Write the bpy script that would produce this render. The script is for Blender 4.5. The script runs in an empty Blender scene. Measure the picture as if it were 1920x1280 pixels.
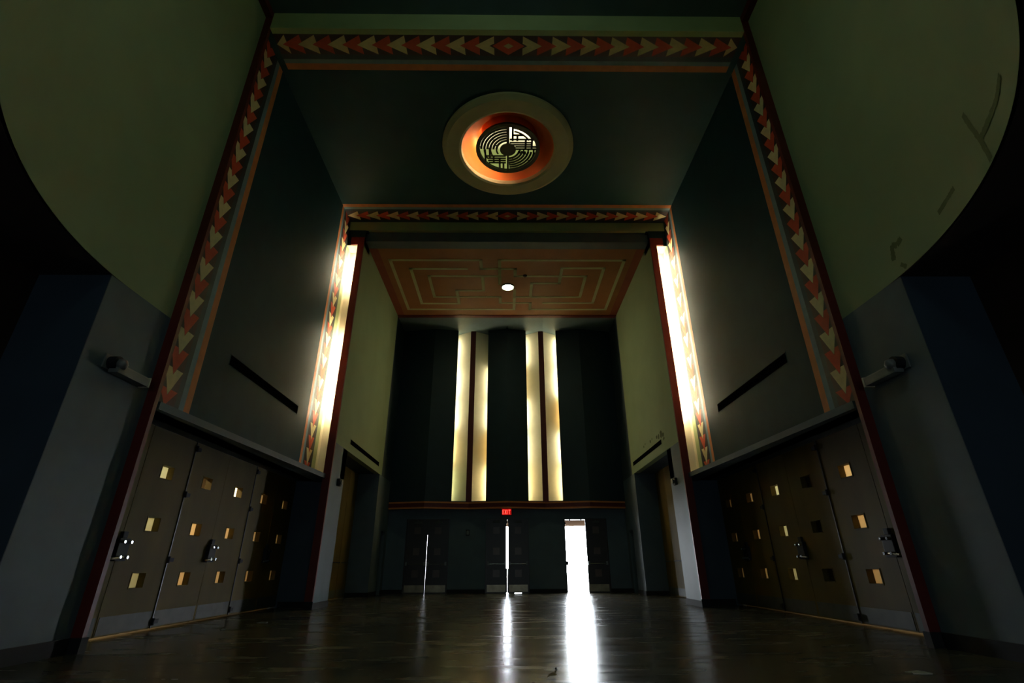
import bpy, bmesh, math, random
from mathutils import Vector, Matrix
random.seed(7)
SC = bpy.context.scene
COL = SC.collection
PI = math.pi

# ------------------------------------------------------------------ materials
def new_mat(name):
    m = bpy.data.materials.new(name); m.use_nodes = True
    nt = m.node_tree; b = nt.nodes['Principled BSDF']
    return m, nt, b

def paint(name, col, rough=.55, var=.12, scale=3., bump=.0, bscale=60., metal=0., spec=.5, stretch=None):
    """plaster / paint: base colour with slight mottling and optional fine bump"""
    m, nt, b = new_mat(name)
    tc = nt.nodes.new('ShaderNodeTexCoord'); mp = nt.nodes.new('ShaderNodeMapping')
    nt.links.new(tc.outputs['Object'], mp.inputs['Vector'])
    if stretch: mp.inputs['Scale'].default_value = stretch
    n = nt.nodes.new('ShaderNodeTexNoise'); n.inputs['Scale'].default_value = scale
    n.inputs['Detail'].default_value = 6
    nt.links.new(mp.outputs['Vector'], n.inputs['Vector'])
    r = nt.nodes.new('ShaderNodeValToRGB')
    r.color_ramp.elements[0].position = .3; r.color_ramp.elements[1].position = .7
    r.color_ramp.elements[0].color = tuple(c*(1-var) for c in col)+(1,)
    r.color_ramp.elements[1].color = tuple(min(1, c*(1+var)) for c in col)+(1,)
    nt.links.new(n.outputs['Fac'], r.inputs['Fac']); nt.links.new(r.outputs['Color'], b.inputs['Base Color'])
    b.inputs['Roughness'].default_value = rough; b.inputs['Metallic'].default_value = metal
    b.inputs['Specular IOR Level'].default_value = spec
    if bump:
        n2 = nt.nodes.new('ShaderNodeTexNoise'); n2.inputs['Scale'].default_value = bscale
        nt.links.new(mp.outputs['Vector'], n2.inputs['Vector'])
        bp = nt.nodes.new('ShaderNodeBump'); bp.inputs['Strength'].default_value = bump
        bp.inputs['Distance'].default_value = .01
        nt.links.new(n2.outputs['Fac'], bp.inputs['Height']); nt.links.new(bp.outputs['Normal'], b.inputs['Normal'])
    return m

def glow(name, col, s, base=(.8, .8, .8)):
    m, nt, b = new_mat(name)
    b.inputs['Base Color'].default_value = base+(1,)
    b.inputs['Emission Color'].default_value = col+(1,)
    b.inputs['Emission Strength'].default_value = s
    return m

NAVY    = paint('navy_wall_paint', (.010, .040, .050), .60, .10, 2.5, .10, spec=.13)
NAVYDK  = paint('dark_navy_wall_paint', (.007, .024, .034), .55, .12, 2.5, .05)
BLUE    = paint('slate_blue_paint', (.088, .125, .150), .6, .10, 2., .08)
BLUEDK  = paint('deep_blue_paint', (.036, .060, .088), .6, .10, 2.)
CEILB   = paint('blue_ceiling_paint', (.014, .050, .062), .55, .08, 1.5, spec=.15)
GREEN   = paint('sage_green_paint', (.29, .36, .19), .75, .05, 1.4, .05)
GREEND  = paint('moss_green_paint', (.42, .50, .24), .6, .06, 2.)
CREAM   = paint('cream_paint', (.86, .73, .38), .6, .10, 8.)
REDA    = paint('red_frieze_paint', (.66, .085, .030), .6, .08, 8.)
MAROON  = paint('maroon_trim_paint', (.125, .010, .006), .5, .10, 5.)
MARDK   = paint('dark_maroon_paint', (.032, .010, .008), .6, .10, 5.)
ORANGE  = paint('orange_stripe_paint', (.62, .21, .06), .55, .10, 6.)
LBLUE   = paint('pale_blue_stripe_paint', (.17, .27, .31), .55, .10, 6.)
TERRA   = paint('terracotta_ceiling_paint', (.32, .125, .034), .6, .10, 1.6)
TERRAD  = paint('deep_terracotta_paint', (.26, .060, .022), .6, .10, 1.6)
PALEG   = paint('pale_grey_green_line', (.50, .50, .27), .6, .08, 4.)
LITCRM  = paint('niche_cream_plaster', (.86, .80, .58), .7, .04, 3.)
BLACK   = paint('black_rubber_baseboard', (.006, .006, .008), .8, .1, 5.)
TANDOOR = paint('tan_varnished_door', (.115, .082, .017), .6, .16, 2., .0, spec=.2, stretch=(1, 1, .25))
BRDOOR  = paint('dark_brown_door', (.022, .017, .014), .4, .12, 2.)
KICK    = paint('tarnished_steel_kickplate', (.045, .050, .038), .55, .25, 5.)
KICKB   = paint('bronze_kickplate', (.28, .24, .16), .35, .25, 5., metal=.8)
CHROME  = paint('dull_chrome', (.55, .56, .58), .25, .06, 10., metal=1.)
IRON    = paint('dark_iron', (.014, .014, .016), .6, .1, 10., spec=.3)
GREYP   = paint('grey_plastic', (.16, .17, .17), .45, .05, 10.)
PALEP   = paint('pale_plastic', (.55, .52, .42), .4, .04, 10.)
SOOT    = paint('sooty_stain', (.10, .12, .05), .9, .3, 6.)
CEILL   = paint('dark_lower_ceiling_paint', (.040, .024, .018), .7, .1, 3.)
VENTB   = paint('black_vent_slot', (.003, .003, .003), 1., .1, 3., spec=0.)
BROWNW  = paint('dark_brown_panelling', (.045, .024, .014), .5, .2, 3., stretch=(1, 1, .2))
PLASTER = paint('grey_plaster', (.10, .10, .09), .8)
CORR    = paint('corridor_cream_wall', (.60, .48, .28), .8)
CONC    = paint('pale_concrete', (.34, .33, .31), .8, .1, 2.)
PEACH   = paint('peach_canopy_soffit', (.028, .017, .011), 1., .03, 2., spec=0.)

def glass_mat(name, col, rough):
    m, nt, b = new_mat(name)
    for n in list(nt.nodes):
        if n.type != 'OUTPUT_MATERIAL': nt.nodes.remove(n)
    out = [n for n in nt.nodes if n.type == 'OUTPUT_MATERIAL'][0]
    tr = nt.nodes.new('ShaderNodeBsdfTranslucent'); tr.inputs['Color'].default_value = col+(1,)
    gl = nt.nodes.new('ShaderNodeBsdfGlossy'); gl.inputs['Roughness'].default_value = rough
    gl.inputs['Color'].default_value = (.5, .5, .5, 1)
    mx = nt.nodes.new('ShaderNodeMixShader'); mx.inputs[0].default_value = .08
    nt.links.new(tr.outputs[0], mx.inputs[1]); nt.links.new(gl.outputs[0], mx.inputs[2])
    nt.links.new(mx.outputs[0], out.inputs['Surface'])
    return m
FROST = glass_mat('frosted_amber_glass', (.95, .84, .62), .3)
FROSTG = glass_mat('frosted_clear_glass', (.80, .85, .70), .3)
FROSTD = paint('painted_over_glass', (.09, .06, .045), .35, .1, 6.)

def floor_mat():
    m, nt, b = new_mat('polished_dark_terrazzo')
    tc = nt.nodes.new('ShaderNodeTexCoord')
    def noise(scale, stretch, detail=5):
        mp = nt.nodes.new('ShaderNodeMapping'); mp.inputs['Scale'].default_value = stretch
        nt.links.new(tc.outputs['Object'], mp.inputs['Vector'])
        n = nt.nodes.new('ShaderNodeTexNoise'); n.inputs['Scale'].default_value = scale
        n.inputs['Detail'].default_value = detail; nt.links.new(mp.outputs['Vector'], n.inputs['Vector'])
        return n
    n1 = noise(.6, (1, 1.3, 1), 8); n2 = noise(9., (.22, 2.6, 1), 10); n3 = noise(2.2, (.5, 2, 1), 8)
    r = nt.nodes.new('ShaderNodeValToRGB')
    r.color_ramp.elements[0].position = .35; r.color_ramp.elements[0].color = (.052, .045, .029, 1)
    r.color_ramp.elements[1].position = .72; r.color_ramp.elements[1].color = (.150, .128, .076, 1)
    nt.links.new(n1.outputs['Fac'], r.inputs['Fac'])
    mx = nt.nodes.new('ShaderNodeMix'); mx.data_type = 'RGBA'; mx.blend_type = 'MULTIPLY'
    mx.inputs[0].default_value = .7
    r2 = nt.nodes.new('ShaderNodeValToRGB')
    r2.color_ramp.elements[0].position = .30; r2.color_ramp.elements[0].color = (.72, .72, .72, 1)
    r2.color_ramp.elements[1].position = .70; r2.color_ramp.elements[1].color = (1.12, 1.12, 1.12, 1)
    nt.links.new(n2.outputs['Fac'], r2.inputs['Fac'])
    nt.links.new(r.outputs['Color'], mx.inputs[6]); nt.links.new(r2.outputs['Color'], mx.inputs[7])
    nt.links.new(mx.outputs[2], b.inputs['Base Color'])
    rr = nt.nodes.new('ShaderNodeMapRange')
    rr.inputs['From Min'].default_value = .35; rr.inputs['From Max'].default_value = .7
    rr.inputs['To Min'].default_value = .19; rr.inputs['To Max'].default_value = .31
    nt.links.new(n3.outputs['Fac'], rr.inputs['Value']); nt.links.new(rr.outputs['Result'], b.inputs['Roughness'])
    bp = nt.nodes.new('ShaderNodeBump'); bp.inputs['Strength'].default_value = .05; bp.inputs['Distance'].default_value = .006
    nt.links.new(n2.outputs['Fac'], bp.inputs['Height']); nt.links.new(bp.outputs['Normal'], b.inputs['Normal'])
    b.inputs['Specular IOR Level'].default_value = .45
    return m
FLOORM = floor_mat()

# ------------------------------------------------------------------ mesh helpers
class MB:
    def __init__(s): s.v = []; s.f = []; s.m = []; s.mats = []
    def mi(s, mat):
        if mat not in s.mats: s.mats.append(mat)
        return s.mats.index(mat)
    def box(s, x0, x1, y0, y1, z0, z1, mat):
        x0, x1 = sorted((x0, x1)); y0, y1 = sorted((y0, y1)); z0, z1 = sorted((z0, z1))
        i = len(s.v)
        s.v += [(x0,y0,z0),(x1,y0,z0),(x1,y1,z0),(x0,y1,z0),(x0,y0,z1),(x1,y0,z1),(x1,y1,z1),(x0,y1,z1)]
        for q in ((3,2,1,0),(4,5,6,7),(0,1,5,4),(1,2,6,5),(2,3,7,6),(3,0,4,7)):
            s.f.append([i+k for k in q]); s.m.append(s.mi(mat))
        return s
    def poly(s, pts, mat):
        i = len(s.v); s.v += [tuple(p) for p in pts]
        s.f.append(list(range(i, i+len(pts)))); s.m.append(s.mi(mat)); return s
    def prism(s, pts, d, mat, capmat=None):
        """pts: 3D polygon, d: extrusion vector"""
        n = len(pts); i = len(s.v); d = Vector(d)
        s.v += [tuple(p) for p in pts] + [tuple(Vector(p)+d) for p in pts]
        a = s.mi(mat)
        s.f.append([i+k for k in range(n)][::-1]); s.m.append(a)
        s.f.append([i+n+k for k in range(n)]); s.m.append(a)
        for k in range(n):
            k2 = (k+1) % n
            s.f.append([i+k, i+k2, i+n+k2, i+n+k]); s.m.append(a)
        return s
    def cyl(s, p0, p1, r, mat, n=16, r1=None):
        p0 = Vector(p0); p1 = Vector(p1); ax = (p1-p0).normalized()
        t = Vector((0,0,1)) if abs(ax.z) < .9 else Vector((1,0,0))
        a = ax.cross(t).normalized(); b = ax.cross(a); r1 = r if r1 is None else r1
        i = len(s.v); M_ = s.mi(mat)
        for k in range(n):
            c, q = math.cos(2*PI*k/n), math.sin(2*PI*k/n); s.v.append(tuple(p0+(a*c+b*q)*r))
        for k in range(n):
            c, q = math.cos(2*PI*k/n), math.sin(2*PI*k/n); s.v.append(tuple(p1+(a*c+b*q)*r1))
        s.f.append([i+k for k in range(n)][::-1]); s.m.append(M_)
        s.f.append([i+n+k for k in range(n)]); s.m.append(M_)
        for k in range(n):
            k2 = (k+1) % n; s.f.append([i+k, i+k2, i+n+k2, i+n+k]); s.m.append(M_)
        return s
    def lathe(s, prof, c, mat, n=64, a0=0, a1=2*PI):
        """prof: list of (r, z) ; c: centre (x, y, z)"""
        full = abs((a1-a0) - 2*PI) < 1e-6; m = n if full else n+1
        i = len(s.v); M_ = s.mi(mat); L = len(prof)
        for k in range(m):
            a = a0 + (a1-a0)*k/n
            for r, z in prof: s.v.append((c[0]+r*math.cos(a), c[1]+r*math.sin(a), c[2]+z))
        for k in range(n):
            k2 = (k+1) % m
            for j in range(L-1):
                s.f.append([i+k*L+j, i+k2*L+j, i+k2*L+j+1, i+k*L+j+1]); s.m.append(M_)
        return s

def obj(name, mb, parent=None, kind=None, smooth=False, loc=None, bevel=0):
    me = bpy.data.meshes.new(name); me.from_pydata(mb.v, [], mb.f)
    for m in mb.mats: me.materials.append(m)
    me.polygons.foreach_set('material_index', mb.m)
    bm = bmesh.new(); bm.from_mesh(me); bmesh.ops.recalc_face_normals(bm, faces=bm.faces)
    if bevel:
        bmesh.ops.remove_doubles(bm, verts=bm.verts, dist=1e-5)
        bmesh.ops.bevel(bm, geom=[e for e in bm.edges if e.is_manifold and e.calc_face_angle(0) > .5], offset=bevel, segments=2, affect='EDGES', profile=.7)
    bm.to_mesh(me); bm.free()
    if smooth:
        for p in me.polygons: p.use_smooth = True
    o = bpy.data.objects.new(name, me); COL.objects.link(o)
    if parent: o.parent = parent
    if kind: o['kind'] = kind
    return o

def st(name, mb, parent=None, **k): return obj(name, mb, parent, None if parent else 'structure', **k)
def empty(name, loc=(0,0,0), rz=0):
    o = bpy.data.objects.new(name, None); o.location = loc; o.rotation_euler = (0,0,rz)
    o.empty_display_size = .2; COL.objects.link(o); return o
def tag(o, label, cat, group=None):
    o['label'] = label; o['category'] = cat
    if group: o['group'] = group
    return o

def cells(u0, u1, v0, v1, holes):
    """rectangles of a panel that remain around rectangular holes"""
    vs = sorted({v0, v1, *[h[2] for h in holes], *[h[3] for h in holes]})
    out = []
    for a, b in zip(vs, vs[1:]):
        hs = sorted(h for h in holes if h[2] < b-1e-6 and h[3] > a+1e-6)
        u = u0
        for h in hs:
            if h[0] > u+1e-6: out.append((u, h[0], a, b))
            u = max(u, h[1])
        if u < u1-1e-6: out.append((u, u1, a, b))
    return out

# ------------------------------------------------------------------ key dimensions (metres)
W, F, R, E_, T = 5., 6.58, 12.8, 18., 19.7      # hall half width; front frame, rear frame, vestibule end, end wall
ZB, ZD, ZV = 10.88, 11.35, 10.22                # ceilings: bay, round drum, vestibule
V, ZS, ZL, DX = 4.47, 4.23, 2.93, 5.56
YC = 5.75                                       # centre of the round drum

# ------------------------------------------------------------------ floor & outer shell
st('floor', MB().box(-9, 9, -9, 20.0, -.2, 0, FLOORM))
mb = MB().box(-9.3, 9.3, -9.3, -9, -.2, 12.6, PLASTER)
st('wall_back', mb)
# added fill light: unseen glowing panes, shaped as glazed doors, far behind the camera
wroot = empty('fill_window_1', (0, -8.98, 0)); wroot['kind'] = 'structure'
pane = glow('fill_pane_glow', (.74, .90, 1.), 1.7)
for k in range(6):
    x0 = -3.6+1.2*k
    obj('window_pane', MB().box(x0+.06, x0+1.14, .02, .04, .15, 2.5, pane), wroot)
    obj('fill_window_frame', MB().box(x0, x0+.06, 0, .08, 0, 2.6, MAROON).box(x0+.06, x0+1.2, 0, .08, 2.5, 2.6, MAROON).box(x0+.06, x0+1.2, 0, .08, .0, .15, MAROON), wroot)
st('ceiling_roof', MB().box(-9.3, 9.3, -9.3, 20.6, 12.5, 12.7, PLASTER))

for s, side in ((-1, 'left'), (1, 'right')):
    st('wall_outer_'+side, MB().box(s*9, s*9.3, -9.3, 20.6, -.2, 12.6, PLASTER))
    # ---- near pier, its return and the side passage wall
    st('wall_pier_'+side, MB().box(s*W, s*5.9, 5.36, F, 0, ZS, BLUE).box(s*(W+.01), s*5.8, F, F+.17, 0, ZL+.02, MAROON)
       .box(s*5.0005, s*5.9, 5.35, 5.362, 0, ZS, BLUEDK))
    st('wall_passage_'+side, MB().box(s*5.9, s*6.1, -9, 5.4, 0, ZS, BROWNW))
    # ---- bay wall above the ledge
    st('wall_bay_'+side, MB().box(s*W, s*5.35, F, R+.05, ZL, ZB+.05, NAVY))
    # ---- recess that holds the doors under the ledge: soffit, far return
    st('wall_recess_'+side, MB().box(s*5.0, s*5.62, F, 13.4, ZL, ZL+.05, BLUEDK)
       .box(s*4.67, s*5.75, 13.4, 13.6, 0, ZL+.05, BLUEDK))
    st('trim_ledge_'+side, MB().prism([(s*4.93, 6.76, ZL-.02), (s*4.59, R, ZL-.02), (s*5.01, R, ZL-.02), (s*5.01, 6.76, ZL-.02)], (0,0,.11), BLUE)
       .box(s*4.66, s*5.01, R, 13.4, ZL-.02, ZL+.09, BLUE))
    # ---- pillar at the rear frame, niche beside it (open to the hall), cream lined
    st('wall_niche_'+side, MB().box(s*W, s*5.35, R+.05, 13.55, ZL, ZB, LITCRM)
       .box(s*4.67, s*W, 13.2, 13.5, ZL+.12, 10.0, LITCRM)
       .box(s*4.49, s*4.50, R+.0, 13.5, ZL+.12, 10.0, LITCRM).box(s*4.49, s*4.67, 13.2, 13.5, ZL+.12, 10.0, LITCRM)
       .box(s*4.655, s*5.0, R+.0, 13.5, ZL+.11, ZL+.125, LITCRM))
    st('wall_header_'+side, MB().box(s*V, s*W, R, R+.6, 10.0, 10.56, NAVY).box(s*4.5, s*W, R+.005, R+.6, 9.985, 10.0, LITCRM).box(s*4.4, s*5.3, R+.02, R+.6, 10.5, 11.2, NAVY))
    st('trim_jamb_'+side, MB().box(s*4.995, s*5.01, R-.02, R+.22, ZL+.12, 10.0, GREEND))
    mb = MB().box(s*V, s*4.66, R-.04, R+.02, .16, 10.02, MAROON).box(s*V, s*4.88, R-.04, R+.02, 10.0, 10.27, MAROON)
    st('trim_fin_'+side, mb)
    # ---- vestibule side wall
    st('wall_vestibule_'+side, MB().box(s*V, s*4.655, R+.02, 13.85, 0, ZL+.1, BLUE).box(s*V, s*4.49, R+.02, 13.85, ZL+.1, 3.83, BLUE).box(s*V, s*4.655, 13.5, 13.85, ZL+.1, 3.83, BLUE)
       .box(s*V, s*4.49, R+.02, 13.5, 3.83, ZV+.1, GREEN).box(s*V, s*4.655, 13.5, E_, 3.83, ZV+.1, GREEN)
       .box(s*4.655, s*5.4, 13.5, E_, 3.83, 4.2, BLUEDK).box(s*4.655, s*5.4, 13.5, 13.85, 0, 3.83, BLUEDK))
    mb = MB().box(s*V, s*5.4, 17.7, 17.95, 0, 3.83, BLUE)
    for c in cells(17.95, 20.0, 0, 3.83, [(18.75, 19.35, 0, 2.05)]):
        mb.box(s*V, s*4.75, c[0], c[1], c[2], c[3], BLUE)
    mb.box(s*V, s*4.75, E_, 20.0, 3.83, ZV+.1, NAVYDK)
    st('wall_end_bay_'+side, mb)
    # black baseboards
    for nm, b in (('pier', (s*(W-.03), s*(W+.0), 5.33, 6.5, 0, .16)), ('pier_return', (s*(W-.03), s*5.9, 5.31, 5.355, 0, .16)),
                  ('recess', (s*4.66, s*5.5, 13.36, 13.4, 0, .13)), ('pillar', (s*(V-.02), s*V, R-.05, 13.85, 0, .13)),
                  ('pillar_face', (s*(V-.02), s*4.66, R-.06, R-.04, 0, .16)),
                  ('vestibule_return', (s*(V-.02), s*5.2, 17.67, 17.7, 0, .13)), ('end_bay', (s*(V-.02), s*V, 17.67, 18.75, 0, .13)),
                  ('end_corner', (s*(V-.02), s*V, 19.35, T, 0, .13)), ('passage', (s*5.86, s*5.9, -8.9, 5.3, 0, .16))):
        st('baseboard_%s_%s' % (nm, side), MB().box(*b, BLACK))

# ---- front frame: maroon moulding up the edge and round the top of the drum
def trim_arc(mb, r0, r1, z0, z1, mat, n=60):
    pts = [(W, F)]+[(W*math.cos(-PI*k/n), YC+W*math.sin(-PI*k/n)) for k in range(n+1)]+[(-W, F)]
    f = (r0/W)
    def sc(p): return (p[0]*f, YC+(p[1]-YC)*f if p[1] < YC else p[1])
    for a, b in zip(pts, pts[1:]):
        ai, bi = sc(a), sc(b)
        mb.prism([(a[0],a[1],z0),(b[0],b[1],z0),(bi[0],bi[1],z0),(ai[0],ai[1],z0)], (0,0,z1-z0), mat)
for s, side in ((-1,'left'),(1,'right')):
    st('trim_front_frame_'+side, MB().box(s*4.865, s*5.0, 6.55, 6.62, .16, ZD-.12, MAROON))
    st('baseboard_frame_'+side, MB().box(s*4.85, s*5.3, 6.53, 6.64, 0, .16, BLACK))
mb = MB(); trim_arc(mb, 4.87, W, ZD-.16, ZD, MAROON); st('trim_drum_cornice', mb)

# ---- drum wall (round, sage green), lower ceiling around it, drum ceiling
mb = MB(); n = 96
pts = [(W, F)]+[(W*math.cos(-PI*k/n), YC+W*math.sin(-PI*k/n)) for k in range(n+1)]+[(-W, F)]
for i in range(len(pts)-1):
    a, b = pts[i], pts[i+1]
    mb.poly([(a[0],a[1],ZS),(b[0],b[1],ZS),(b[0],b[1],ZD+.1),(a[0],a[1],ZD+.1)], GREEN)
drum = st('wall_drum', mb, smooth=True)
# outer skin of the drum
mb = MB()
for i in range(len(pts)-1):
    q = []
    for p in (pts[i], pts[i+1]):
        q.append((p[0]*1.06, YC+(p[1]-YC)*1.06 if p[1] < YC else p[1]))
    mb.poly([(q[0][0],q[0][1],ZS),(q[1][0],q[1][1],ZS),(q[1][0],q[1][1],12.5),(q[0][0],q[0][1],12.5)], PLASTER)
st('wall_drum_outer', mb)
mb = MB()
def outer(p):
    x, y = p[0], p[1]-YC
    k = min(9/abs(x) if abs(x) > 1e-6 else 99, 14.75/abs(y) if abs(y) > 1e-6 else 99)
    return (x*k, YC+y*k)
for i in range(1, len(pts)-2):
    a, b = pts[i], pts[i+1]; A, B = outer(a), outer(b)
    a, b = [(p[0]*1.006, YC+(p[1]-YC)*1.006) for p in (a, b)]
    mb.prism([(a[0],a[1],ZS),(b[0],b[1],ZS),(B[0],B[1],ZS),(A[0],A[1],ZS)], (0,0,.25), CEILL)
for s in (-1, 1): mb.box(s*(W+.03), s*9, YC, F, ZS, ZS+.25, CEILL)
st('ceiling_lower', mb)
st('ceiling_drum', MB().box(-5.4, 5.4, .3, F, ZD, ZD+.2, BLUE))

# ---- bay ceiling with a round opening for the medallion
MC = (0., 9.72)
mb = MB().box(-W-.05, W+.05, F, 7.9, ZB, ZD+.15, CEILB)
mb = MB()
rect = [(-W-.05, F), (W+.05, F), (W+.05, R), (-W-.05, R)]
def rectpt(a):
    x, y = math.cos(a), math.sin(a)
    kx = ((W+.05)/abs(x)) if abs(x) > 1e-9 else 1e9
    ky = (((R-MC[1]) if y > 0 else (MC[1]-F))/abs(y)) if abs(y) > 1e-9 else 1e9
    k = min(kx, ky); return (MC[0]+x*k, MC[1]+y*k)
angs = sorted([2*PI*k/96 for k in range(96)]+[math.atan2(p[1]-MC[1], p[0]-MC[0]) % (2*PI) for p in rect])
for a, b in zip(angs, angs[1:]+[angs[0]+2*PI]):
    if b-a < 1e-6: continue
    i0 = (MC[0]+1.3*math.cos(a), MC[1]+1.3*math.sin(a)); i1 = (MC[0]+1.3*math.cos(b), MC[1]+1.3*math.sin(b))
    o0, o1 = rectpt(a), rectpt(b)
    mb.poly([(i0[0],i0[1],ZB),(i1[0],i1[1],ZB),(o1[0],o1[1],ZB),(o0[0],o0[1],ZB)], CEILB)
st('ceiling_bay', mb)
st('ceiling_bay_slab', MB().box(-W-.3, W+.3, F+.1, R+.3, 11.6, 11.75, PLASTER).box(-W-.3, W+.3, F+.0, F+.1, 11.3, 11.75, PLASTER))
st('trim_drum_fascia', MB().box(-4.86, 4.86, F-.02, F+.1, ZB-.005, ZD, GREEND))
for s, side in ((-1,'left'),(1,'right')):
    st('trim_fascia_end_'+side, MB().box(s*4.86, s*5.05, F, F+.1, ZB, ZD+.05, NAVY))
st('trim_rear_downstand', MB().box(-W-.02, W+.02, R-.01, R+.1, 10.56, ZB+.05, GREEND))
st('wall_over_vestibule', MB().box(-V-.02, V+.02, R+.12, R+.45, ZV+.01, 11.3, BLUE))

# ---- vestibule ceiling: blue border, terracotta field with painted labyrinth lines
st('ceiling_vestibule', MB().box(-V-.1, V+.1, 13.3, 17.95, ZV, ZV+.2, TERRA).box(-V-.1, V+.1, R+.12, 13.3, ZV, ZV+.005, BLUE)
   .box(-V+.0, -V+.28, 13.3, 17.95, ZV-.004, ZV+.1, TERRAD).box(V-.28, V-.0, 13.3, 17.95, ZV-.004, ZV+.1, TERRAD))
st('ceiling_end_bay', MB().box(-V-.1, V+.1, 18.1, 20.2, ZV, ZV+.2, paint('end_bay_ceiling_paint', (.12, .17, .19), .45, .08, 2.)))
st('trim_ceiling_end', MB().box(-V-.05, V+.05, 17.92, 18.12, ZV-.02, ZV+.1, MAROON))
mb = MB(); lw = .055
def line(pts):
    for (x0, y0), (x1, y1) in zip(pts, pts[1:]):
        a, b = sorted((x0, x1)); c, d = sorted((y0, y1))
        mb.box(a-lw, b+lw, c-lw, d+lw, ZV-.006, ZV+.02, PALEG)
half = [[(.27, 15.9), (.27, 17.43), (-3.93, 17.43), (-3.93, 13.95), (-.9, 13.95), (-.9, 14.48), (.27, 14.48), (.27, 14.95),
         (2.77, 14.95), (2.77, 16.43), (.27, 16.43)],
        [(-1.42, 14.48), (-3.33, 14.48), (-3.33, 16.95), (-1.88, 16.95), (-1.88, 15.95), (-.88, 15.95), (-.88, 14.97)]]
for h in half: line(h)
for h in half: line([(-x, 31.38-y) for x, y in h])
st('trim_labyrinth_lines', mb)

# ------------------------------------------------------------------ painted friezes
def frieze(name, P, length_tips, w, lim, extra=None, diamond=False):
    """P(u, s) maps band coords to 3D (u across, s along); tips: list of (s_tip, sgn, mat)"""
    mb = MB()
    eps = [0.003]
    def rect(u0, u1, s0, s1, mat, e=.003): mb.poly([P(u0,s0,e), P(u1,s0,e), P(u1,s1,e), P(u0,s1,e)], mat)
    def tri(tip, sg, mat, L=.41):
        h = w; pts = [(0, 0), (h, L), (.052, L), (0, L-.10), (-.052, L), (-h, L)]
        # two convex halves
        for q in (pts[0:4], [pts[0], pts[3], pts[4], pts[5]]):
            pp = []
            for u, s_ in q:
                s2 = tip - sg*s_
                s2 = max(lim[0], min(lim[1], s2))
                pp.append(P(u, s2, .006))
            if len({tuple(round(c, 4) for c in a) for a in pp}) >= 3: mb.poly(pp, mat)
    rect(-w-.012, w+.012, lim[0], lim[1], MARDK)
    for t, sg, m in length_tips: tri(t, sg, m)
    if extra:
        for (u0, u1, m) in extra: rect(u0, u1, lim[0], lim[1], m)
    if diamond:
        mb.poly([P(0,-.34,.006), P(.2,0,.006), P(0,.34,.006), P(-.2,0,.006)], REDA)
        mb.poly([P(0,-.11,.009), P(.06,0,.009), P(0,.11,.009), P(-.06,0,.009)], CREAM)
    return st(name, mb)

# ceiling bands: u along Y, s along X
ct = []
for k in range(8):
    for sg in (-1, 1):
        ct.append((sg*(.71+.62*k), sg, CREAM)); ct.append((sg*(.71+.31+.62*k), sg, REDA))
ct = [t for t in ct if abs(t[0]) < 5.3]
frieze('trim_frieze_front', lambda u, s, e: (s, 6.905+u, ZB-e), ct, .21, (-4.86, 4.86),
       [(-.325, -.222, NAVYDK), (.222, .33, NAVYDK), (.33, .43, LBLUE), (.43, .58, ORANGE)], True)
frieze('trim_frieze_rear', lambda u, s, e: (s, 12.47+u, ZB-e), ct, .21, (-5.0, 5.0),
       [(.222, .34, NAVYDK), (-.30, -.222, NAVYDK), (-.40, -.30, LBLUE), (-.54, -.40, ORANGE)], True)
vt = []
for k in range(13):
    vt.append((3.18+.635*k, -1, CREAM)); vt.append((3.18+.3175+.635*k, -1, REDA))
vt = [(t, sg, m) for t, sg, m in vt if t < 10.8]+[(3.18-.3175, -1, REDA)]
for s, side in ((-1,'left'),(1,'right')):
    frieze('trim_frieze_front_'+side, lambda u, q, e, s=s: (s*(W-e), 6.93+u, q), vt, .21, (ZL+.09, ZB-.01),
           [(.222, .33, NAVYDK), (.33, .45, LBLUE), (.45, .60, ORANGE)])
    frieze('trim_frieze_rear_'+side, lambda u, q, e, s=s: (s*(W-e), 12.48+u, q), vt, .20, (ZL+.09, ZB-.01),
           [(.212, .32, NAVYDK), (-.27, -.212, NAVYDK), (-.37, -.27, LBLUE), (-.50, -.37, ORANGE)])

# ------------------------------------------------------------------ end wall
DC = (-2.96, 0., 2.93)                             # centres of the three double doors
holes = [(c-.8, c+.8, 0, 2.5) for c in DC]
mb = MB()
for a, b, c, d in cells(-5.2, 5.2, 0, 2.9, holes): mb.box(a, b, T, 19.95, c, d, BLUE)
st('wall_end_lower', mb)
mb = MB()
for a, b, c, d in cells(-9.2, 9.2, -.2, 12.5, holes): mb.box(a, b, 20.3, 20.55, c, d, PLASTER)
for c in DC:                                       # door reveals
    for s in (-1, 1): mb.box(c+s*.8, c+s*.95, 19.95, 20.3, 0, 2.65, PLASTER)
    mb.box(c-.8, c+.8, 19.95, 20.3, 2.5, 2.65, PLASTER)
    mb.box(c-.8, c+.8, 19.95, 20.3, -.2, -.0, CONC)
st('wall_end_outer', mb)
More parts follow.
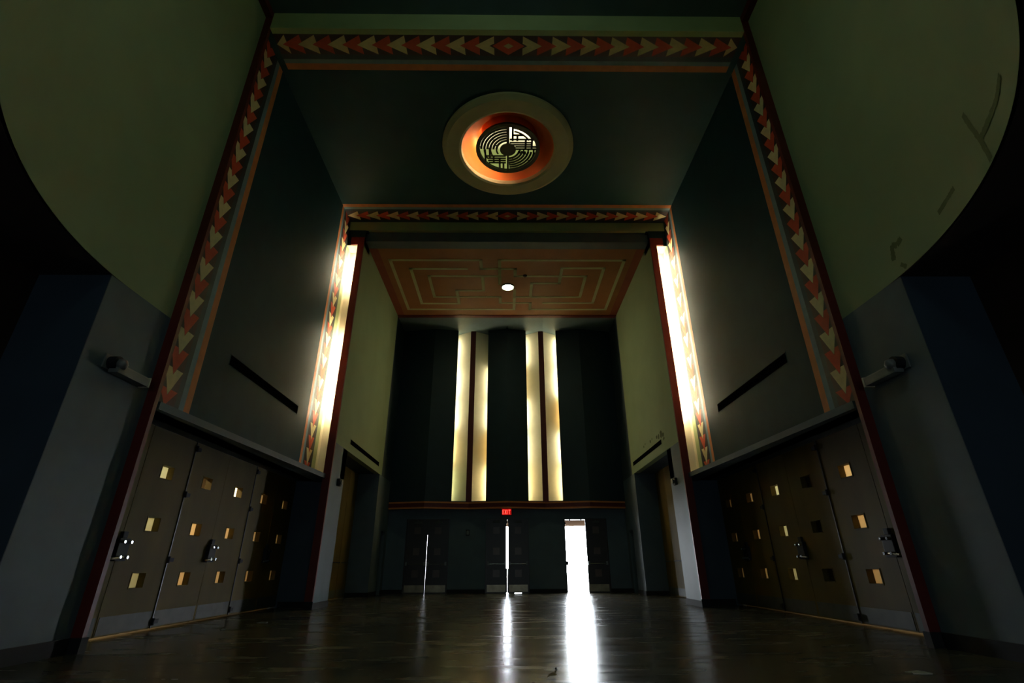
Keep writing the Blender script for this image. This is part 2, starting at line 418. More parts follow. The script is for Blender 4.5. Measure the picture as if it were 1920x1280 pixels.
# upper wall: folded planes with valleys at the lit niches
def zz(x):
    x = abs(x); k = [(0, 19.2), (1.46, 19.55), (3.08, 19.2), (4.47, 19.5), (6, 19.6)]
    for (a, ya), (b, yb) in zip(k, k[1:]):
        if a <= x <= b: return ya+(yb-ya)*(x-a)/(b-a)
def folded(mb, xs, z0, z1, mat, off=0., th=.1):
    for a, b in zip(xs, xs[1:]):
        mb.prism([(a, zz(a)-off, z0), (b, zz(b)-off, z0), (b, zz(b)-off+th, z0), (a, zz(a)-off+th, z0)], (0,0,z1-z0), mat)
mb = MB()
folded(mb, [-4.47, -3.08, -2.11], 2.9, ZV+.05, NAVYDK); folded(mb, [-.81, 0, .81], 2.9, ZV+.05, NAVYDK)
folded(mb, [2.11, 3.08, 4.47], 2.9, ZV+.05, NAVYDK)
folded(mb, [-2.11, -1.46, -.81], 2.9, 3.12, NAVYDK); folded(mb, [.81, 1.46, 2.11], 2.9, 3.12, NAVYDK)
st('wall_end_upper', mb)
mb = MB()
xs = [-4.45, -3.08, -1.46, 0, 1.46, 3.08, 4.45]
folded(mb, xs, 2.83, 2.885, ORANGE, .05, .08); folded(mb, xs, 2.885, 3.03, MAROON, .04, .08); folded(mb, xs, 3.03, 3.085, ORANGE, .05, .08)
st('trim_end_band', mb)
mb = MB()
for a, b in zip(xs, xs[1:]):
    mb.prism([(a, zz(a), 2.86), (b, zz(b), 2.86), (b, 20.3, 2.86), (a, 20.3, 2.86)], (0,0,.05), BLUE)
for a, b in ((-2.45, -.47), (.47, 2.45)):
    mb.prism([(a, zz(a)+.1, 3.06), ((a+b)/2, 19.6, 3.06), (b, zz(b)+.1, 3.06), (b, 20.3, 3.06), (a, 20.3, 3.06)], (0,0,.06), BLUE)
st('trim_end_sill', mb)
mb = MB().box(-5.2, 5.2, 20.12, 20.3, 2.86, 12.5, PLASTER)
for c in (-1.46, 1.46):
    for d in (-1, 1):
        mb.box(c+d*.98, c+d*1.0, 19.38, 20.12, 2.9, ZV, LITCRM)
st('wall_end_backing', mb)
mb = MB()
for c in (-1.46, 1.46):
    for d in (-1, 1):
        mb.prism([(c+d*.10, 19.50, 3.12), (c+d*.98, 20.02, 3.12), (c+d*.98, 20.08, 3.12), (c+d*.10, 19.60, 3.12)], (0,0,ZV-3.12), LITCRM)
st('wall_niche_splays', mb)
mb = MB()
for c in (-1.46, 1.46):
    mb.prism([(c-.11, 19.47, 3.08), (c+.11, 19.47, 3.08), (c+.09, 19.62, 3.08), (c-.09, 19.62, 3.08)], (0,0,ZV-3.08), MAROON)
st('trim_mullions', mb)
for a, b in ((-4.47, -3.76), (-2.16, -.8), (.8, 2.13), (3.73, 4.47)):
    st('baseboard_end', MB().box(a, b, T-.02, T, 0, .13, BLACK))

# ------------------------------------------------------------------ fluorescent tubes
def bb(name, col, s): return glow(name, col, s)
TUBES = {}
def tube_mat(col, s):
    k = (col, s)
    if k not in TUBES:
        TUBES[k] = glow('lit_tube_%d' % len(TUBES), col, s) if s > 0 else paint('unlit_tube', (.6, .6, .55), .2, .02)
    return TUBES[k]
def tube(x, y, z0, z1, col, s, label, group, r=.02):
    t = tag(empty('fluorescent_tube', (x, y, z0)), label, 'lamp', group)
    h = z1-z0
    obj('glass_tube', MB().cyl((0,0,.03), (0,0,h-.03), r, tube_mat(col, s), 12), t)
    obj('end_cap', MB().cyl((0,0,0), (0,0,.035), r*1.1, CHROME, 12), t)
    obj('end_cap', MB().cyl((0,0,h-.035), (0,0,h), r*1.1, CHROME, 12), t)
    return t
WARM = (1., .80, .42); AMB = (1., .62, .22); WHT = (1., .90, .62); GRN = (.95, 1., .55)
SS = 150.
ordn = ['lowest', 'second from the bottom', 'third from the bottom', 'fourth from the bottom', 'topmost']
levels = [(3.12+.06+1.335*k, 3.12+.06+1.335*k+1.3) for k in range(5)]
for s, side in ((-1, 'left'), (1, 'right')):
    for k, (a, b) in enumerate(levels):
        lit = [0, 1, 1, 0, 1][k] if s < 0 else [0, 1, 1, 1, 1][k]
        a2, b2 = (a, b)
        tube(s*4.622, R+.15, a2, b2, WHT, SS*(1.05 if s > 0 else .85) if lit else 0,
             '%s %s tube in the %s wall niche beside the red fin' % ('glowing' if lit else 'dead unlit', ordn[k], side), 'tubes in the %s wall niche' % side, .022)
spec = {0: [(-1.46, -1), [(GRN, 6), (WARM, 11), (WHT, 34), (WHT, 42), (WHT, 26)]],
        1: [(-1.46, 1), [(WARM, 30), (AMB, 6), (WHT, 26), (WHT, 22), (WHT, 0)]],
        2: [(1.46, -1), [(WARM, 28), (WHT, 26), (WHT, 30), (WARM, 5), (WHT, 28)]],
        3: [(1.46, 1), [(WARM, 26), (WHT, 24), (AMB, 6), (WHT, 36), (WHT, 34)]]}
cn = ['leftmost', 'second', 'third', 'rightmost']
for i, ((c, d), L) in spec.items():
    for k, (col, s) in enumerate(L):
        a, b = 3.16+1.39*k, 3.16+1.39*k+1.3
        tube(c+d*.80, 19.74, a, b, col, s*1.6, '%s tube behind the %s of four glowing end-wall strips' % (ordn[k], cn[i]), 'tubes in the end wall strips', .018)

# ------------------------------------------------------------------ doors
def lever_set(parent, x, y, z, s, mat=CHROME):
    """panic-style latch: dark case with chrome lugs and a lever, on a wall normal to X"""
    mb = MB().box(x, x-s*.07, y-.11, y+.11, z-.15, z+.15, IRON).box(x, x-s*.05, y-.05, y+.05, z+.15, z+.24, IRON)
    o = obj('latch_case', mb, parent, bevel=.012)
    mb = MB()
    for dy in (-.07, .07):
        for dz in (-.10, .10): mb.cyl((x-s*.06, y+dy, z+dz), (x-s*.12, y+dy, z+dz), .022, CHROME, 10)
    mb.cyl((x-s*.10, y, z-.10), (x-s*.10, y-.22, z-.12), .016, CHROME, 10)
    obj('lever', mb, o)

def side_door(idx, s, y0, brights, hinge=True):
    """double door in the plane x = s*DX, from y0 to y0+2.34"""
    root = empty('door_%d' % idx, (0,0,0)); root['kind'] = 'structure'
    x = s*DX
    for k in range(2):
        a = y0+.005+1.17*k; b = a+1.16
        cy = (a+b)/2
        hol = [(cy-.15, cy+.15, z-.10, z+.10) for z in (2.29, 1.50, .71)]
        mb = MB()
        for c in cells(a, b, .03, 2.92, hol): mb.box(x, x+s*.115, c[0], c[1], c[2], c[3], TANDOOR)
        leaf = obj('door_leaf', mb, root)
        mb = MB()
        for h in hol:                              # thin bead round each light
            mb.box(x-s*.006, x+s*.002, h[0]-.015, h[0], h[2]-.015, h[3]+.015, TANDOOR)
            mb.box(x-s*.006, x+s*.002, h[1], h[1]+.015, h[2]-.015, h[3]+.015, TANDOOR)
            mb.box(x-s*.006, x+s*.002, h[0], h[1], h[3], h[3]+.015, TANDOOR)
            mb.box(x-s*.006, x+s*.002, h[0], h[1], h[2]-.015, h[2], TANDOOR)
        obj('glazing_bead', mb, leaf)
        for j, h in enumerate(hol):
            g = [FROST, FROST, FROSTG, FROSTD, None][brights[k][j]]
            if g: obj('window_pane', MB().box(x+s*.10, x+s*.11, h[0], h[1], h[2], h[3], g), leaf)
        obj('kick_plate', MB().box(x-s*.004, x, a+.03, b-.03, .05, .27, KICK), leaf)
    lever_set(root, x, y0+1.17, 1.12, s)
    for z in (.12, 1.0, 2.02, 2.8):
        obj('hinge', MB().box(x, x-s*.035, y0+.0, y0+.12, z-.03, z+.03, IRON).cyl((x-s*.03, y0+.0, z-.05), (x-s*.03, y0+.0, z+.05), .02, IRON, 10), root)
    obj('astragal', MB().box(x, x-s*.015, y0-.012, y0+.012, .03, 2.92, BRDOOR), root)
    return root
idx = 1
for s, B in ((-1, [[(1,2,2),(2,2,2)], [(4,0,0),(4,0,0)], [(0,0,0),(0,0,0)]]), (1, [[(1,0,0),(0,0,0)], [(3,3,3),(2,2,2)], [(0,0,0),(0,0,0)]])):
    for k in range(3):
        b = B[k]
        side_door(idx, s, 6.5+2.34*k if k < 3 else 0, [b[0], b[1]] if True else None); idx += 1
# vestibule side doors in their recess
for s in (-1, 1):
    root = empty('door_%d' % idx); root['kind'] = 'structure'; idx += 1
    x = s*5.2
    for a in (13.9, 14.85, 15.8, 16.75):
        leaf = obj('door_leaf', MB().box(x, x+s*.06, a+.004, a+.945, .02, 3.83, TANDOOR), root)
        obj('kick_plate', MB().box(x-s*.004, x, a+.03, a+.92, .05, .25, KICK), leaf)
        obj('push_bar', MB().cyl((x-s*.05, a+.08, 1.0), (x-s*.05, a+.86, 1.0), .014, CHROME, 10), leaf)
    # narrow service door in the end bay
    root = empty('door_%d' % idx); root['kind'] = 'structure'; idx += 1
    leaf = obj('door_leaf', MB().box(s*4.68, s*4.72, 18.75, 19.35, .01, 2.05, BRDOOR), root)
    obj('door_knob', MB().cyl((s*4.68, 18.83, 1.0), (s*4.63, 18.83, 1.0), .03, CHROME, 12), leaf)

def end_leaf(root, x0, x1, y, hinge_side, shut=True, gap=(0, 0)):
    """one leaf facing -Y, from x0 to x1"""
    cx = (x0+x1)/2; o = root
    mb = MB()
    hol = [(cx-.12, cx+.12, z-.12, z+.12) for z in (2.10, 1.38, .64)]
    for a, b, c, d in cells(x0, x1, 0, 2.475, hol+([(x0+gap[0], x0+gap[1], 0, .012)] if gap[1] else [])): mb.box(a, b, y, y+.05, c, d, BRDOOR)
    leaf = obj('door_leaf', mb, o)
    for h in hol: obj('window_pane', MB().box(h[0], h[1], y+.02, y+.03, h[2], h[3], FROSTD), leaf)
    obj('kick_plate', MB().box(x0+.03, x1-.03, y-.004, y, .04, .27, KICKB), leaf)
    q = MB().cyl((x0+.05, y-.07, .95), (x1-.05, y-.07, .95), .014, CHROME, 10)
    for e in (x0+.05, x1-.05): q.box(e-.03, e+.03, y-.085, y, .91, 1.03, GREYP)
    obj('push_bar', q, leaf)
    hx = x0 if hinge_side < 0 else x1
    obj('door_closer', MB().box(cx-.14, cx+.14, y-.06, y, 2.36, 2.42, KICK).box(cx-.02, cx+.01*1+.02, y-.08, y-.06, 2.42, 2.46, KICK), leaf)
    return leaf
for n_, c in enumerate(DC):
    root = empty('door_%d' % idx); root['kind'] = 'structure'; idx += 1
    fr = MB().box(c-.8, c-.765, T-.02, T+.12, 0, 2.5, BRDOOR).box(c+.765, c+.8, T-.02, T+.12, 0, 2.5, BRDOOR).box(c-.8, c+.8, T-.02, T+.12, 2.47, 2.5, BRDOOR)
    obj('door_frame', fr, root)
    y = T+.03
    if n_ == 0:
        end_leaf(root, c-.765, c-.004, y, -1); end_leaf(root, c+.003, c+.765, y, 1)
        obj('astragal', MB().box(c-.03, c+.03, y-.012, y, 1.95, 2.48, BRDOOR), root)
    elif n_ == 1:
        end_leaf(root, c-.765, c-.036, y, -1); end_leaf(root, c+.036, c+.765, y, 1, gap=(.22, .48))
        obj('brush_strip', MB().box(c-.036, c-.008, y+.005, y+.045, .02, .80, BRDOOR).box(c+.008, c+.036, y+.005, y+.045, .02, .80, BRDOOR), root)
        obj('latch_head', MB().box(c-.05, c-.01, y-.02, y+.045, 2.33, 2.48, IRON).box(c+.012, c+.06, y-.02, y+.045, 2.36, 2.48, IRON), root)
    else:
        end_leaf(root, c+.004, c+.765, y, 1)
        # the left leaf stands open outwards
        piv = empty('open_leaf', (c-.765, T+.14, 0), math.radians(93)); piv.parent = root
        mb = MB()
        hol = [(.26, .50, z-.12, z+.12) for z in (2.10, 1.38, .64)]
        for a, b, cc, d in cells(0, .76, .02, 2.47, hol): mb.box(a, b, 0, .045, cc, d, BRDOOR)
        obj('door_leaf', mb, piv)
        obj('push_bar', MB().cyl((.05, -.07, .95), (.70, -.07, .95), .014, CHROME, 10).box(.02, .08, -.085, 0, .9, 1.03, GREYP).box(.66, .72, -.085, 0, .9, 1.03, GREYP), piv)
        obj('strike', MB().box(c-.765, c-.735, y, y+.06, .93, 1.02, IRON).box(c-.60, c-.56, y-.02, y+.03, 2.42, 2.48, IRON).box(c-.17, c-.13, y-.02, y+.03, 2.43, 2.48, IRON)
            .box(c-.77, c-.73, y, y+.06, 2.30, 2.37, IRON), root)

# ------------------------------------------------------------------ outdoors through the open door
st('floor_outdoors', MB().box(-14, 14, 20.0, 50, -.3, -.02, CONC))
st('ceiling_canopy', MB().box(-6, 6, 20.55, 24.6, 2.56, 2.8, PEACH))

# ------------------------------------------------------------------ lit corridors behind the side doors
for s, side in ((-1,'left'),(1,'right')):
    mb = MB().box(s*7.3, s*7.4, 5.5, 18.2, 0, 3.1, CORR).box(s*5.7, s*7.4, 5.5, 18.2, 3.05, 3.15, CORR)
    mb.box(s*5.9, s*7.4, 5.4, 5.5, 0, 3.1, CORR).box(s*5.4, s*7.4, 18.2, 18.3, 0, 3.1, CORR)
    st('wall_corridor_'+side, mb)

root = tag(empty('corridor_lamp', (-7.26, 14.5, 2.72)), 'bright lamp glimpsed through the small upper lights of the left doors', 'lamp')
obj('housing', MB().box(-.035, .03, -1.1, 1.1, -.17, .17, PALEP), root)
obj('diffuser', MB().box(.03, .06, -1.06, 1.06, -.14, .14, glow('corridor_diffuser', (1., .80, .42), 3.)), root)

# ------------------------------------------------------------------ ceiling medallion lamp
root = tag(empty('medallion_lamp', (MC[0], MC[1], ZB)), 'large round ceiling lamp with pale ring, glowing orange cove and pierced metal grille', 'lamp')
obj('ring', MB().lathe([(1.71, .01), (1.71, -.06), (1.60, -.13), (1.28, -.13), (1.22, -.10), (1.20, -.02), (1.22, .06)], (0,0,0), paint('pale_plaster_ring', (.62, .58, .34), .6, .04), 96), root, smooth=False)
obj('cove', MB().lathe([(1.21, .0), (1.20, .12), (1.10, .24), (.98, .29), (.80, .30), (.80, .62), (0.01, .62)], (0,0,0), paint('orange_cove_paint', (.90, .25, .05), .6, .03), 96), root, smooth=True)
gr = MB()
def ring(r, w, a0=0, a1=360, z0=-.05, z1=-.03):
    n = max(6, int((a1-a0)/6)); A0, A1 = math.radians(a0), math.radians(a1)
    gr.lathe([(r-w, z0), (r+w, z0), (r+w, z1), (r-w, z1), (r-w, z0)], (0,0,0), IRONB, n, A0, A1 if a1-a0 < 360 else A0+2*PI)
GW = 1.35
IRONB = paint('pierced_bronze_grille', (.055, .055, .028), .5, .1, 9., metal=.3)
def bar(x0, x1, y0, y1): gr.box(x0-.006, x1+.006, y0-.006, y1+.006, -.05, -.03, IRONB)
ring(.79, .05); ring(.105, .105)
gr.lathe([(.0001, -.052), (.21, -.052), (.21, -.028), (.0001, -.028)], (0,0,0), IRONB, 32)
# north-west (up-left in the photo = near side, -y) quadrant arcs and the south-east ones
for r in (.30, .38, .46, .54, .62, .70):
    ring(r, .030, 182, 268)          # left/near quadrant
    ring(r, .028, 8, 86)             # right/far quadrant
for r in (.30, .46, .62): ring(r, .020, 150, 180)
bar(-.03, .03, -.80, -.18); bar(-.02, .02, .18, .80)
for y in (-.10, -.02): bar(.20, .78, y-.018, y+.018)
for y in (-.34, -.24, -.17): bar(.05, .62, y-.016, y+.016)
bar(.10, .14, -.72, -.30); bar(.10, .40, -.50, -.46); bar(.22, .26, -.46, -.30); bar(.44, .48, -.34, -.02); bar(.60, .64, -.42, -.02)
bar(.30, .33, -.02, .12); bar(.40, .43, -.02, .14); bar(.52, .55, -.02, .12); bar(.66, .70, -.02, .16)
ring(.62, .02, 285, 330); ring(.72, .02, 280, 335)
for y in (.22, .30, .38, .46): bar(-.56+.2*(y-.22), -.06, y-.016, y+.016)
bar(-.40, -.36, .22, .46); bar(-.24, -.20, .30, .70); bar(-.14, -.10, .46, .76); bar(-.62, -.58, .0, .42); bar(-.50, -.46, -.05, .3)
for a in range(0, 360, 17):
    c_, s_ = math.cos(math.radians(a)), math.sin(math.radians(a))
    k = (.34, .50, .66, .74)[(a//17) % 4]
    if 182 < a < 268 or 8 < a < 86:
        gr.cyl((c_*(k-.05), s_*(k-.05), -.04), (c_*(k+.05), s_*(k+.05), -.04), .016, IRONB, 6)
obj('grille', gr, root)
dm, nt, b = new_mat('opal_lamp_diffuser')
b.inputs['Base Color'].default_value = (.3, .32, .2, 1)
tc = nt.nodes.new('ShaderNodeTexCoord'); sx = nt.nodes.new('ShaderNodeSeparateXYZ'); nt.links.new(tc.outputs['Object'], sx.inputs[0])
ns = nt.nodes.new('ShaderNodeTexNoise'); ns.inputs['Scale'].default_value = 2.6; nt.links.new(tc.outputs['Object'], ns.inputs['Vector'])
mr = nt.nodes.new('ShaderNodeMapRange'); mr.inputs['From Min'].default_value = .15; mr.inputs['From Max'].default_value = -.6
nt.links.new(sx.outputs['Y'], mr.inputs['Value'])
cr = nt.nodes.new('ShaderNodeValToRGB'); cr.color_ramp.elements[0].color = (.17, .20, .055, 1); cr.color_ramp.elements[1].color = (1.8, 1.5, .9, 1)
cr.color_ramp.elements[0].position = .1
nt.links.new(mr.outputs['Result'], cr.inputs['Fac']); nt.links.new(cr.outputs['Color'], b.inputs['Emission Color'])
b.inputs['Emission Strength'].default_value = 1.6
obj('diffuser', MB().lathe([(.001, .02), (.74, .02), (.74, .05), (.001, .05)], (0,0,0), dm, 64), root)
# glowing arc bulb behind the diffuser edge, on the near right, throwing light across the cove
hot = glow('cove_bulb', (1., .80, .46), 85.)
obj('cove_light_blocker', MB().lathe([(.001, .07), (.62, .07), (.64, .10), (.70, .61), (.001, .61)], (0,0,0), bpy.data.materials['orange_cove_paint'], 48).lathe([(.76, .0), (.79, .0), (.79, .07), (.001, .07), (.001, .055), (.76, .055), (.76, 0)], (0,0,0), IRON, 48), root)  # added opaque core and flange, shaped to stop light crossing the cove
for a in (120, 145, 170):
    bb_ = MB()
    c_, s_ = math.cos(math.radians(a)), math.sin(math.radians(a))
    bb_.cyl((c_*.69-.10*s_, s_*.69+.10*c_, .13), (c_*.69+.10*s_, s_*.69-.10*c_, .13), .022, hot, 8)
    obj('bulb', bb_, root)

# ------------------------------------------------------------------ added fill lamp, out of view, hung in the drum to brighten the near hall
root = tag(empty('drum_fill_lamp', (0., 2.7, ZD-.9)), 'dim round fill lamp added overhead in the drum, out of view above the near hall', 'lamp')
obj('ring', MB().lathe([(1.17, .04), (1.20, .0), (1.17, -.04), (1.14, 0), (1.17, .04)], (0,0,0), PALEG, 64), root)
obj('stem', MB().cyl((0,0,.1), (0,0,.9), .03, IRON, 12), root)
obj('lens', MB().lathe([(.001, -.42), (.35, -.40), (.70, -.32), (1.0, -.18), (1.15, -.0), (.9, .08), (.4, .12), (.001, .13)], (0,0,0), glow('drum_fill_lens', (.74, 1., .86), 2.3), 64), root)

# ------------------------------------------------------------------ round ceiling downlight in the vestibule
root = tag(empty('ceiling_downlight', (0.02, 15.66, ZV)), 'small round glowing white downlight in the centre of the orange labyrinth ceiling', 'lamp')
obj('housing', MB().lathe([(.235, 0), (.235, -.03), (.21, -.05), (.20, -.02), (.20, .0)], (0,0,0), GREYP, 40), root)
obj('lens', MB().lathe([(.001, -.06), (.10, -.05), (.17, -.03), (.20, -.02)], (0,0,0), glow('downlight_lens', (.85, 1., .60), 70.), 40), root, smooth=True)
tag(obj('sprinkler_head', MB().cyl((0, 18.95, ZV+.12), (0, 18.95, ZV-.05), .025, CHROME, 12).cyl((0, 18.95, ZV-.05), (0, 18.95, ZV-.09), .01, CHROME, 8).cyl((0, 18.95, ZV-.10), (0, 18.95, ZV-.09), .05, CHROME, 12)),
    'tiny sprinkler head under the blue ceiling between the glowing end-wall strips', 'sprinkler')
tag(obj('smoke_detector', MB().lathe([(.001, -.05), (.05, -.045), (.07, -.02), (.07, 0)], (.62, 14.9, ZV), IRON, 20)),
    'small dark detector dot on the orange labyrinth ceiling', 'smoke detector')

# ------------------------------------------------------------------ exit sign
root = tag(empty('exit_sign', (-.02, T-.001, 2.74)), 'red illuminated exit sign above the centre doors of the end wall', 'sign')
obj('housing', MB().box(-.19, .19, -.06, 0, -.12, .12, IRON), root, bevel=.01)
obj('face', MB().box(-.175, .175, -.064, -.058, -.105, .105, glow('exit_red_face', (1., .02, .015), .35, (.1, .0, .0))), root)
L = MB(); red = glow('exit_red_letters', (1., .03, .02), 4.)
def lb(x0, x1, z0, z1): L.box(x0, x1, -.069, -.064, z0, z1, red)
h = .078; t = .018
x = -.155; lb(x, x+t, -h, h); lb(x, x+.06, h-t, h); lb(x, x+.055, -t/2, t/2); lb(x, x+.06, -h, -h+t)                    # E
for sg in (-1, 1):                                                                                                       # X
    L.prism([(-.075, -.064, -h*sg), (-.053, -.064, -h*sg), (-.001, -.064, h*sg), (-.023, -.064, h*sg)], (0, -.005, 0), red)
lb(.022, .022+t, -h, h)                                                                                                  # I
lb(.065, .145, h-t, h); lb(.105-t/2, .105+t/2, -h, h)                                                                    # T
obj('lettering', L, root)

# ------------------------------------------------------------------ wall fittings
def vent(x, s, y0, y1, z0, z1, label):
    yc, zc = (y0+y1)/2, (z0+z1)/2
    root = tag(empty('air_vent', (x, yc, zc)), label, 'air vent', 'long slot vents in the side walls')
    hy, hz = (y1-y0)/2, (z1-z0)/2
    FR = NAVY if abs(x) > 4.9 else GREEN
    f = MB().box(0, -s*.006, -hy-.012, hy+.012, hz, hz+.012, FR).box(0, -s*.006, -hy-.012, hy+.012, -hz-.012, -hz, FR)
    f.box(0, -s*.006, -hy-.012, -hy, -hz, hz, FR).box(0, -s*.006, hy, hy+.012, -hz, hz, FR)
    obj('frame', f, root)
    obj('backing', MB().box(0, -s*.003, -hy, hy, -hz, hz, VENTB), root)
    l = MB()
    for k in range(4):
        z = -hz+(k+.5)*2*hz/4
        l.prism([(-s*.003, -hy, z-.012), (-s*.006, -hy, z-.004), (-s*.006, -hy, z+.0), (-s*.003, -hy, z-.006)], (0, 2*hy, 0), VENTB)
    obj('louvres', l, root)
vent(-W, -1, 8.25, 11.4, 4.18, 4.37, 'long dark slot vent low on the left navy bay wall')
vent(W, 1, 8.15, 11.3, 4.18, 4.37, 'long dark slot vent low on the right navy bay wall')
vent(-V, -1, 14.0, 17.45, 4.05, 4.19, 'slot vent under the left green vestibule wall')
vent(V, 1, 14.2, 17.7, 4.08, 4.22, 'slot vent under the right green vestibule wall with sooty smudges above')
for s, side, far in ((-1, 'left', 'beside the left red frame'), (1, 'right', 'beside the right red frame')):
    root = tag(empty('security_camera', (s*W, 5.95, 3.18)), 'grey box camera on the %s slate blue pier %s' % (side, far), 'camera', 'cameras on the near piers')
    obj('mount', MB().cyl((0, -.17, .03), (-s*.12, -.17, .03), .085, IRON, 20).box(0, -s*.02, -.28, -.06, -.06, .12, GREYP), root)
    obj('joint', MB().lathe([(.001, -.07), (.05, -.055), (.07, 0), (.05, .055), (.001, .07)], (-s*.14, -.15, .02), GREYP, 20), root, smooth=True)
    obj('housing', MB().box(-s*.03, -s*.16, -.20, .36, -.10, .02, GREYP), root, bevel=.02)
    obj('front_rim', MB().box(-s*.025, -s*.165, .36, .385, -.105, .03, PALEP), root, bevel=.008)
    # alarm sounders on the vestibule pillars
    root = tag(empty('alarm_box', (s*V, 13.4, 2.9)), 'small dark alarm box on the %s pillar just past the red fin' % side, 'alarm', 'alarm boxes on the pillars')
    obj('case', MB().box(s*.01, -s*.07, -.09, .09, -.09, .09, IRON), root, bevel=.015)
    obj('horn', MB().cyl((-s*.07, 0, 0), (-s*.12, 0, 0), .05, GREYP, 16, .065), root)
    # electrical box low on the outlying wall
root = tag(empty('wall_switch', (-1.47, T, 2.02)), 'small dark box on the end wall between left and centre doors', 'switch')
obj('case', MB().box(-.07, .07, -.04, 0, -.10, .10, IRON), root, bevel=.01)
obj('cover', MB().box(-.045, .045, -.048, -.038, -.07, .07, GREYP), root)

# ---- scrapes in the paint on the right of the drum, soot above the right vestibule vent
def drumpt(s, ang, z, e=.004):
    return (s*(W-e)*math.cos(ang), YC-(W-e)*math.sin(ang), z)

def scar(name, pts, w, flat=False):
    """worn strip in the paint: pts (angle, z) on the drum, or (y, z) on its straight flank"""
    mb = MB()
    for (a0, z0), (a1, z1) in zip(pts, pts[1:]):
        da, dz = (a1-a0)*W, z1-z0; L_ = math.hypot(da, dz) or 1
        na, nz = -dz/L_*w/W, da/L_*w
        n_ = 4
        for i in range(n_):
            t0, t1 = i/n_, (i+1)/n_
            j0, j1 = 1+random.uniform(-.25, .15), 1+random.uniform(-.25, .15)
            q = [(a0+(a1-a0)*t0+na*j0, z0+dz*t0+nz*j0), (a0+(a1-a0)*t1+na*j1, z0+dz*t1+nz*j1),
                 (a0+(a1-a0)*t1-na*j1, z0+dz*t1-nz*j1), (a0+(a1-a0)*t0-na*j0, z0+dz*t0-nz*j0)]
            mb.poly([drumpt(1, a, z) for a, z in q], SCARM)
    o = obj(name, mb); o['kind'] = 'structure'; return o
SCARM = paint('bare_scraped_plaster', (.12, .16, .06), .8, .15, 8.)
scar('trim_paint_scrape', [(.654, 4.50), (.604, 4.47), (.548, 4.49), (.494, 4.50)], .035)
scar('trim_paint_scrape', [(.482, 4.89), (.487, 4.70), (.494, 4.50), (.495, 4.25)], .04)
scar('trim_paint_scrape', [(.352, 4.50), (.319, 4.49), (.274, 4.466)], .03)
scar('trim_paint_scrape', [(.132, 4.64), (.112, 4.60), (.095, 4.66), (.088, 4.54), (.084, 4.46)], .04)
scar('trim_paint_scrape', [(.115, 4.264), (.10, 4.35)], .03)
mb = MB()
random.seed(3)
for y, z, r in ((16.1, 4.42, .06), (15.9, 4.46, .05), (15.3, 4.40, .08), (15.1, 4.44, .05), (14.6, 4.38, .09), (14.4, 4.34, .11), (14.15, 4.36, .14), (13.98, 4.30, .10), (13.95, 4.18, .07)):
    mb.poly([(V-.003-.0004*random.random(), y+r*random.uniform(.6, 1.1)*math.cos(a), z+r*random.uniform(.6, 1.1)*math.sin(a)*.8) for a in [2*PI*k/9 for k in range(9)]], SOOT)
st('trim_soot_marks', mb)

# ---- litter on the floor
random.seed(11)
LEAF = paint('dry_leaf', (.30, .22, .12), .6, .2, 9.)
root = tag(obj('dry_leaf', MB().poly([(0,0,.004), (.03,.02,.03), (.06,.015,.045), (.10,.03,.02), (.06,.05,.012), (.03,.05,.03)], LEAF).poly([(0,0,.004), (.02,-.02,.02), (.06,-.02,.03), (.10,.03,.02), (.06,.015,.045), (.03,.02,.03)], LEAF)),
     'curled dry leaf on the floor left of the bright door reflection', 'leaf')
root.location = (.30, 5.05, 0)
def scrap(x, y, r, col, label, cat, nm):
    mb = MB(); n_ = 8; ps = [(r*random.uniform(.5, 1.2)*math.cos(2*PI*k/n_), r*random.uniform(.5, 1.)*math.sin(2*PI*k/n_)) for k in range(n_)]
    top = [(a, b, .004+.01*random.random()) for a, b in ps]
    for k in range(n_):
        k2 = (k+1) % n_
        mb.poly([top[k], top[k2], (0, 0, .022)], col); mb.poly([(ps[k][0], ps[k][1], .001), (ps[k2][0], ps[k2][1], .001), top[k2], top[k]], col)
    o = obj(nm, mb); o.location = (x, y, 0); return tag(o, label, cat)
scrap(-4.30, 9.9, .10, GREYP, 'grey crumpled scrap on the floor in front of the left doors', 'scrap', 'paper_scrap')
scrap(-4.45, 8.9, .06, GREYP, 'smaller grey scrap on the floor nearest the left doors', 'scrap', 'paper_scrap')
scrap(3.60, 5.15, .10, PALEP, 'pale flattened scrap on the floor at lower right', 'scrap', 'paper_scrap')
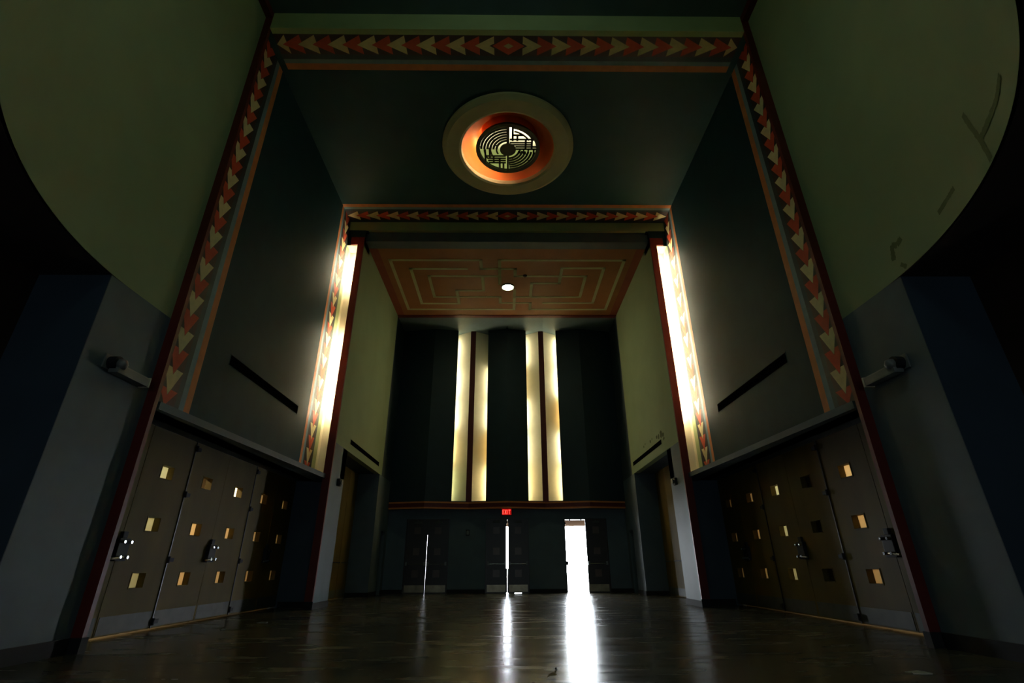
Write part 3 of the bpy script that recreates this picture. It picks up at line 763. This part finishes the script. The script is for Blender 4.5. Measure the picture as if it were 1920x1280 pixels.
scrap(.42, 5.45, .010, IRON, 'tiny dark crumb on the floor just beyond the dry leaf', 'crumb', 'floor_crumb')

# ------------------------------------------------------------------ lights
def area(name, loc, rot, sx, sy, power, col):
    l = bpy.data.lights.new(name, 'AREA'); l.shape = 'RECTANGLE'; l.size = sx; l.size_y = sy
    l.energy = power; l.color = col
    o = bpy.data.objects.new(name, l); o.location = loc; o.rotation_euler = rot; COL.objects.link(o); return o
# sky portal in the open doorway
p = area('doorway_portal', (2.52, 20.58, 1.25), (math.radians(-90), 0, 0), .8, 2.5, 1, (1, 1, 1))
p.data.cycles.is_portal = True
# corridor lamps behind the side doors
for s in (-1, 1):
    area('corridor_light', (s*6.5, 9.6, 3.0), (0, 0, 0), .3, 2.2, 75 if s < 0 else 50, (1., .80, .54))
world = bpy.data.worlds.new('sky'); SC.world = world; world.use_nodes = True
bg = world.node_tree.nodes['Background']; bg.inputs['Color'].default_value = (.86, .94, 1., 1); bg.inputs['Strength'].default_value = 50.

# ------------------------------------------------------------------ camera
cam = bpy.data.cameras.new('camera'); cam.sensor_width = 36; cam.lens = 925.2/1920*36
cam.clip_start = .05; cam.clip_end = 200
co = bpy.data.objects.new('camera', cam); COL.objects.link(co)
p_, yw, r_ = math.radians(24.46), math.radians(.77), math.radians(-.3)
fw = Vector((math.sin(yw)*math.cos(p_), math.cos(yw)*math.cos(p_), math.sin(p_)))
ri = Vector((math.cos(yw), -math.sin(yw), 0)); up = ri.cross(fw)
r2 = ri*math.cos(r_)+up*math.sin(r_); u2 = up*math.cos(r_)-ri*math.sin(r_)
M_ = Matrix((r2, u2, -fw)).transposed().to_4x4(); M_.translation = Vector((-.05, 0, .88))
co.matrix_world = M_
SC.camera = co

SC.view_settings.view_transform = 'Standard'; SC.view_settings.look = 'None'
SC.view_settings.gamma = 1.; SC.view_settings.use_curve_mapping = False
SC.view_settings.exposure = 0.
cy = SC.cycles
cy.use_denoising = True; cy.max_bounces = 8; cy.diffuse_bounces = 5; cy.glossy_bounces = 4
cy.sample_clamp_indirect = 6.; cy.caustics_reflective = False; cy.caustics_refractive = False
